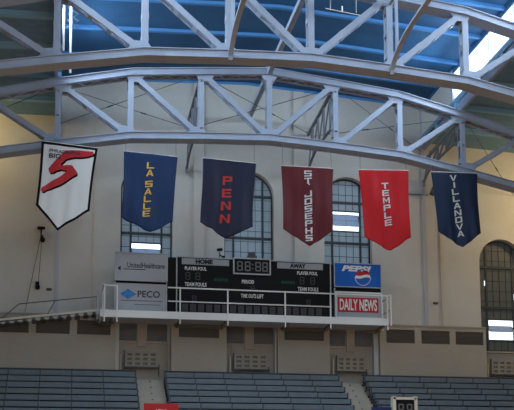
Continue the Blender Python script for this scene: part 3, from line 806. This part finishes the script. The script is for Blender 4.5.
# ------------------------------------------------------------------ sloping gangway at left
t = empty('gangway', (-6.8, 48.5, 11.6), 'sloping metal gangway with treads leading from platform down to the left edge', 'gangway')
A0, A1 = Vector((-13.0, 48.2, 10.72)), Vector((-6.83, 48.2, 11.56))
for dy in (0, .8):
    b = MB(); b.bar(A0+Vector((0, dy, .05)), A1+Vector((0, dy, .05)), .05, .09, (0, 0, 1)); b.build('stringer', M['cream2'], t)
for i in range(17):
    q = A1.lerp(A0, (i+.5)/17)
    b = MB(); b.box(q.x-.11, q.x+.11, 48.2, 49.0, q.z-.13, q.z-.09); b.box(q.x-.09, q.x+.05, 48.16, 48.20, q.z-.10, q.z-.01); b.build('tread', M['dsteel'], t)
b = MB(); H = Vector((0, 0, .72))
P0 = A0.lerp(A1, .455); b.tube([P0-Vector((.72, 0, 0.0)), P0+Vector((0, -.02, .66)), A1+Vector((0, -.02, .66))], .024, 6); b.build('handrail', M['dsteel'], t)
for k in (.70, .985):
    q = A0.lerp(A1, k); b = MB(); b.tube([q-Vector((.35 if k < .9 else 0, 0, 0)), q+Vector((0, -.02, .66))], .020, 6); b.build('railing_post', M['dsteel'], t)
q = A1+Vector((-.06, 0, 0)); b = MB(); b.box(q.x-.04, q.x+.04, 48.15, 48.25, 11.2, 12.5); b.build('end_post', M['alu'], t)
b = MB(); b.box(-6.98, -6.83, 48.3, 48.95, 11.1, 11.45); b.build('end_hinge', M['dsteel'], t)

# rope and pulley on the left wall
t = empty('pulley', (-9.37, 49.36, 15.5), 'dark pulley and ropes hanging from a bracket on the left wall', 'pulley')
b = MB(); b.box(-9.54, -9.20, 49.25, 49.498, 15.47, 15.53); b.box(-9.40, -9.34, 49.3, 49.38, 14.95, 15.5); b.build('bracket', M['black'], t)
b = MB(); b.tube([(-9.30, 49.28, 14.95), (-9.30, 49.40, 14.95)], .11, 12); b.box(-9.33, -9.27, 49.26, 49.42, 14.92, 15.15); b.build('wheel', M['black'], t)
for pts in ([(-9.40, 49.3, 14.98), (-9.97, 49.1, 11.62)], [(-9.33, 49.32, 14.95), (-9.44, 49.35, 12.95)]):
    b = MB(); b.tube(pts, .014, 5); b.build('rope', M['rope'], t)
b = MB(); b.box(-9.56, -9.40, 49.28, 49.46, 12.72, 13.02); b.tube([(-9.46, 49.25, 12.78), (-9.46, 49.4, 12.78)], .10, 10); b.build('counterweight', M['black'], t)
for x, z, lab in ((-8.98, 12.73, 'small brown wall plate beside the pulley rope on the left wall'), (9.19, 12.75, 'small brown wall plate on the right wall, above the row of vents')):
    b = MB(); b.box(x-.12, x+.12, 49.44, 49.5, z-.05, z+.05); b.tube([(x, 49.45, z), (x, 49.36, z)], .04, 8)
    tag(b.build('wall_plate', M['rope']), lab, 'wall plate', 'small plates on the end wall')
t = empty('floodlight', (9.05, 49.4, 18.2), 'small dark floodlight on the wall left of the rightmost navy banner', 'floodlight')
b = MB(); b.bar((9.02, 49.1, 18.1), (9.22, 49.2, 18.5), .22, .2, (0, 1, 0)); b.build('lamp_housing', M['dsteel'], t)
b = MB(); b.tube([(9.1, 49.45, 18.25), (9.1, 49.15, 18.25)], .03, 6); b.build('bracket', M['dsteel'], t)
b = MB(); b.tube([(8.95, 49.45, 18.15), (6.2, 49.47, 18.18)], .018, 5); b.build('conduit', M['rod'], t)

# ------------------------------------------------------------------ lattice guard panels at the head of the bays
for x0, x1, lab in ((-5.57, -4.18, 'beige cut-out guard panel at the head of the left aisle'), (-.62, .87, 'beige cut-out guard panel below the middle window, above the centre seating'),
                    (4.27, 5.58, 'beige cut-out guard panel at the head of the right aisle'), (12.05, 13.45, 'beige cut-out guard panel under the far right window')):
    t = empty('guard_panel', ((x0+x1)/2, 49.6, 9.2), lab, 'guard panel', 'cut-out guard panels under the windows')
    y = 49.55; b = MB(); zs = [9.40, 9.56, 9.78, 10.00]
    n = 4; w = (x1-x0)/n; g = .13
    zz = 9.38; hh = .62
    for k in range(4): z = zz+k*hh/3; b.box(x0, x1, y, y+.05, z-.045, z+.045)
    for i in range(n+1): b.box(x0+i*w-g/2, x0+i*w+g/2, y-.006, y+.044, zz-.05, zz+hh+.05)
    b.build('panel', M['guard'], t)
    b = MB(); b.box(x0, x1, y+.052, y+.07, zz, zz+hh); b.build('backing', M['guardback'], t)
    b = MB(); b.box(x0-.05, x1+.12, y-.05, y+.02, zz-.10, zz-.04); b.build('bottom_rail', M['brack'], t)
    for x, z1 in ((x0-.06, 10.08), (x1+.08, 9.45), (x0-.22, 9.9)):
        b = MB(); b.box(x-.025, x+.025, y-.03, y+.02, 8.9, z1); b.build('post', M['brack'] if z1 != 9.9 else M['cream'], t)

# ------------------------------------------------------------------ bleachers and aisles
NR = 15; RZ, RY = .333, .52; Z0, Y0 = 8.98, 49.05
def bleacher(x0, x1, label, ph):
    t = empty('bleacher', ((x0+x1)/2, Y0, 0), label, 'bleachers', 'slate blue bleacher sections')
    rnd = random.Random(ph)
    fr = MB()
    for k in range(NR):
        z, y = Z0-k*RZ, Y0-k*RY
        b = MB(); b.box(x0, x1, y-.34, y, z-.04, z); b.box(x0, x1, y-.36, y-.33, z-.215, z+.004)
        # rounded nose strip of the plank
        b.build('bench_plank', M['seat'], t)
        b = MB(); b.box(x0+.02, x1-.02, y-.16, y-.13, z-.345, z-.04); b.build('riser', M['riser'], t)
        b = MB(); b.box(x0, x1, y-.52, y, z-.36, z-.33); b.build('foot_board', M['seat'], t)
    for x in (x0, x1-.03):
        b = MB()
        for k in range(NR):
            z, y = Z0-k*RZ, Y0-k*RY; b.box(x, x+.03, y-.10, Y0 if k == 0 else y+RY-.1, 0, z-.33)
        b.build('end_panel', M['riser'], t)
    x = math.ceil(x0/1.33)*1.33+.05
    if x-x0 < .25: x += 1.33
    xs = [x0+.05, x1-.05]
    while x < x1-.25: xs.append(x); x += 1.33
    for x in xs:                                   # stringer with a post and a strap at every row
        b = MB()
        for k in range(NR):
            z, y = Z0-k*RZ, Y0-k*RY
            b.box(x-.035, x+.035, y-.40, y-.02, z-.25, z-.20)
            b.box(x-.022, x+.022, y-.385, y-.365, z-.33, z+.015)
            b.bar((x, y-.38, z-.30), (x, y-.38-RY, z-.30-RZ), .05, .08, (0, 0, 1))
        b.build('stringer', M['brack'], t)
    b = MB(); y = Y0-.02; b.tube([(x0, y, Z0+.09), (x1, y, Z0+.09)], .035, 8)
    x = x0+.2
    while x < x1: b.box(x-.02, x+.02, y-.02, y+.02, Z0-.1, Z0+.09); x += 2.4
    b.build('back_rail', M['brack'], t)
    b = MB(); b.box(x0, x1, Y0, YW-.31, Z0-.40, Z0-.30); b.build('rear_deck', M['step'], t)
bleacher(-23.0, -5.15, 'slate blue bench seating section left of the left aisle', 1)
bleacher(-3.91, 4.13, 'slate blue bench seating section between the two aisles', 2)
bleacher(5.29, 23.0, 'slate blue bench seating section right of the right aisle', 3)
for x0, x1, lab in ((-5.15, -3.91, 'beige concrete aisle steps between left and centre seating'), (4.13, 5.29, 'beige concrete aisle steps between centre and right seating')):
    t = empty('aisle_steps', ((x0+x1)/2, Y0, 0), lab, 'steps', 'beige aisle steps')
    b = MB()
    for k in range(NR*2):
        z, y = Z0-.3-k*RZ/2, Y0-k*RY/2
        b.box(x0+.03, x1-.03, y-.03 if k else y, (Y0+.42) if k == 0 else y+RY/2, 0, z)
    b.build('step_flight', M['step'], t)
    for k in range(0, NR*2, 2):
        z, y = Z0-.3-k*RZ/2, Y0-k*RY/2
        b = MB(); b.box((x0+x1)/2-.03, (x0+x1)/2+.03, y-.045, y-.02, z-.10, z-.05); b.build('step_marker', M['brack'], t)

# ------------------------------------------------------------------ things at the foot of the stands
t = empty('courtside_board', (-4.8, 40.05, 0), 'red board at the foot of the left aisle', 'board')
b = MB(); b.box(-5.42, -4.17, 40, 40.06, 5.7, 6.59); b.build('panel', M['signred'], t)
text('MBNA', -4.98, -4.58, 6.20, 6.38, 39.995, M['lettwhite'], t, bold=.01)
for x in (-5.3, -4.3):
    b = MB(); b.box(x-.03, x+.03, 40.06, 40.12, 0, 6.5); b.build('post', M['dsteel'], t)
t = empty('courtside_board', (3.58, 40.05, 0), 'dark navy board beside the cream-framed shot clock', 'board')
b = MB(); b.box(3.16, 3.95, 40, 40.06, 5.9, 6.56); b.build('panel', M['dnavy'], t)
for x in (3.3, 3.8):
    b = MB(); b.box(x-.03, x+.03, 40.06, 40.12, 0, 6.4); b.build('post', M['dsteel'], t)
t = empty('shot_clock', (4.45, 40.0, 0), 'cream-framed black shot clock at the bottom edge, before the right seating', 'shot clock')
b = MB(); b.box(4.06, 4.84, 39.86, 40.1, 6.0, 6.88); b.build('display', M['black'], t)
b = MB()
for x in (4.02, 4.88): b.box(x-.06, x+.06, 39.80, 40.12, 5.95, 6.97)
b.box(3.98, 4.92, 39.80, 40.12, 6.84, 6.93); b.box(3.98, 4.92, 39.80, 40.12, 5.92, 6.02); b.build('frame', M['cream2'], t)
for x in (4.18, 4.52):
    b = MB(); seven(b, x, 6.22, .22, .46, .05, 39.83); b.build('digit', M['seg'], t)
b = MB(); b.box(4.40, 4.50, 39.95, 40.05, 0, 6.0); b.build('pole', M['dsteel'], t)
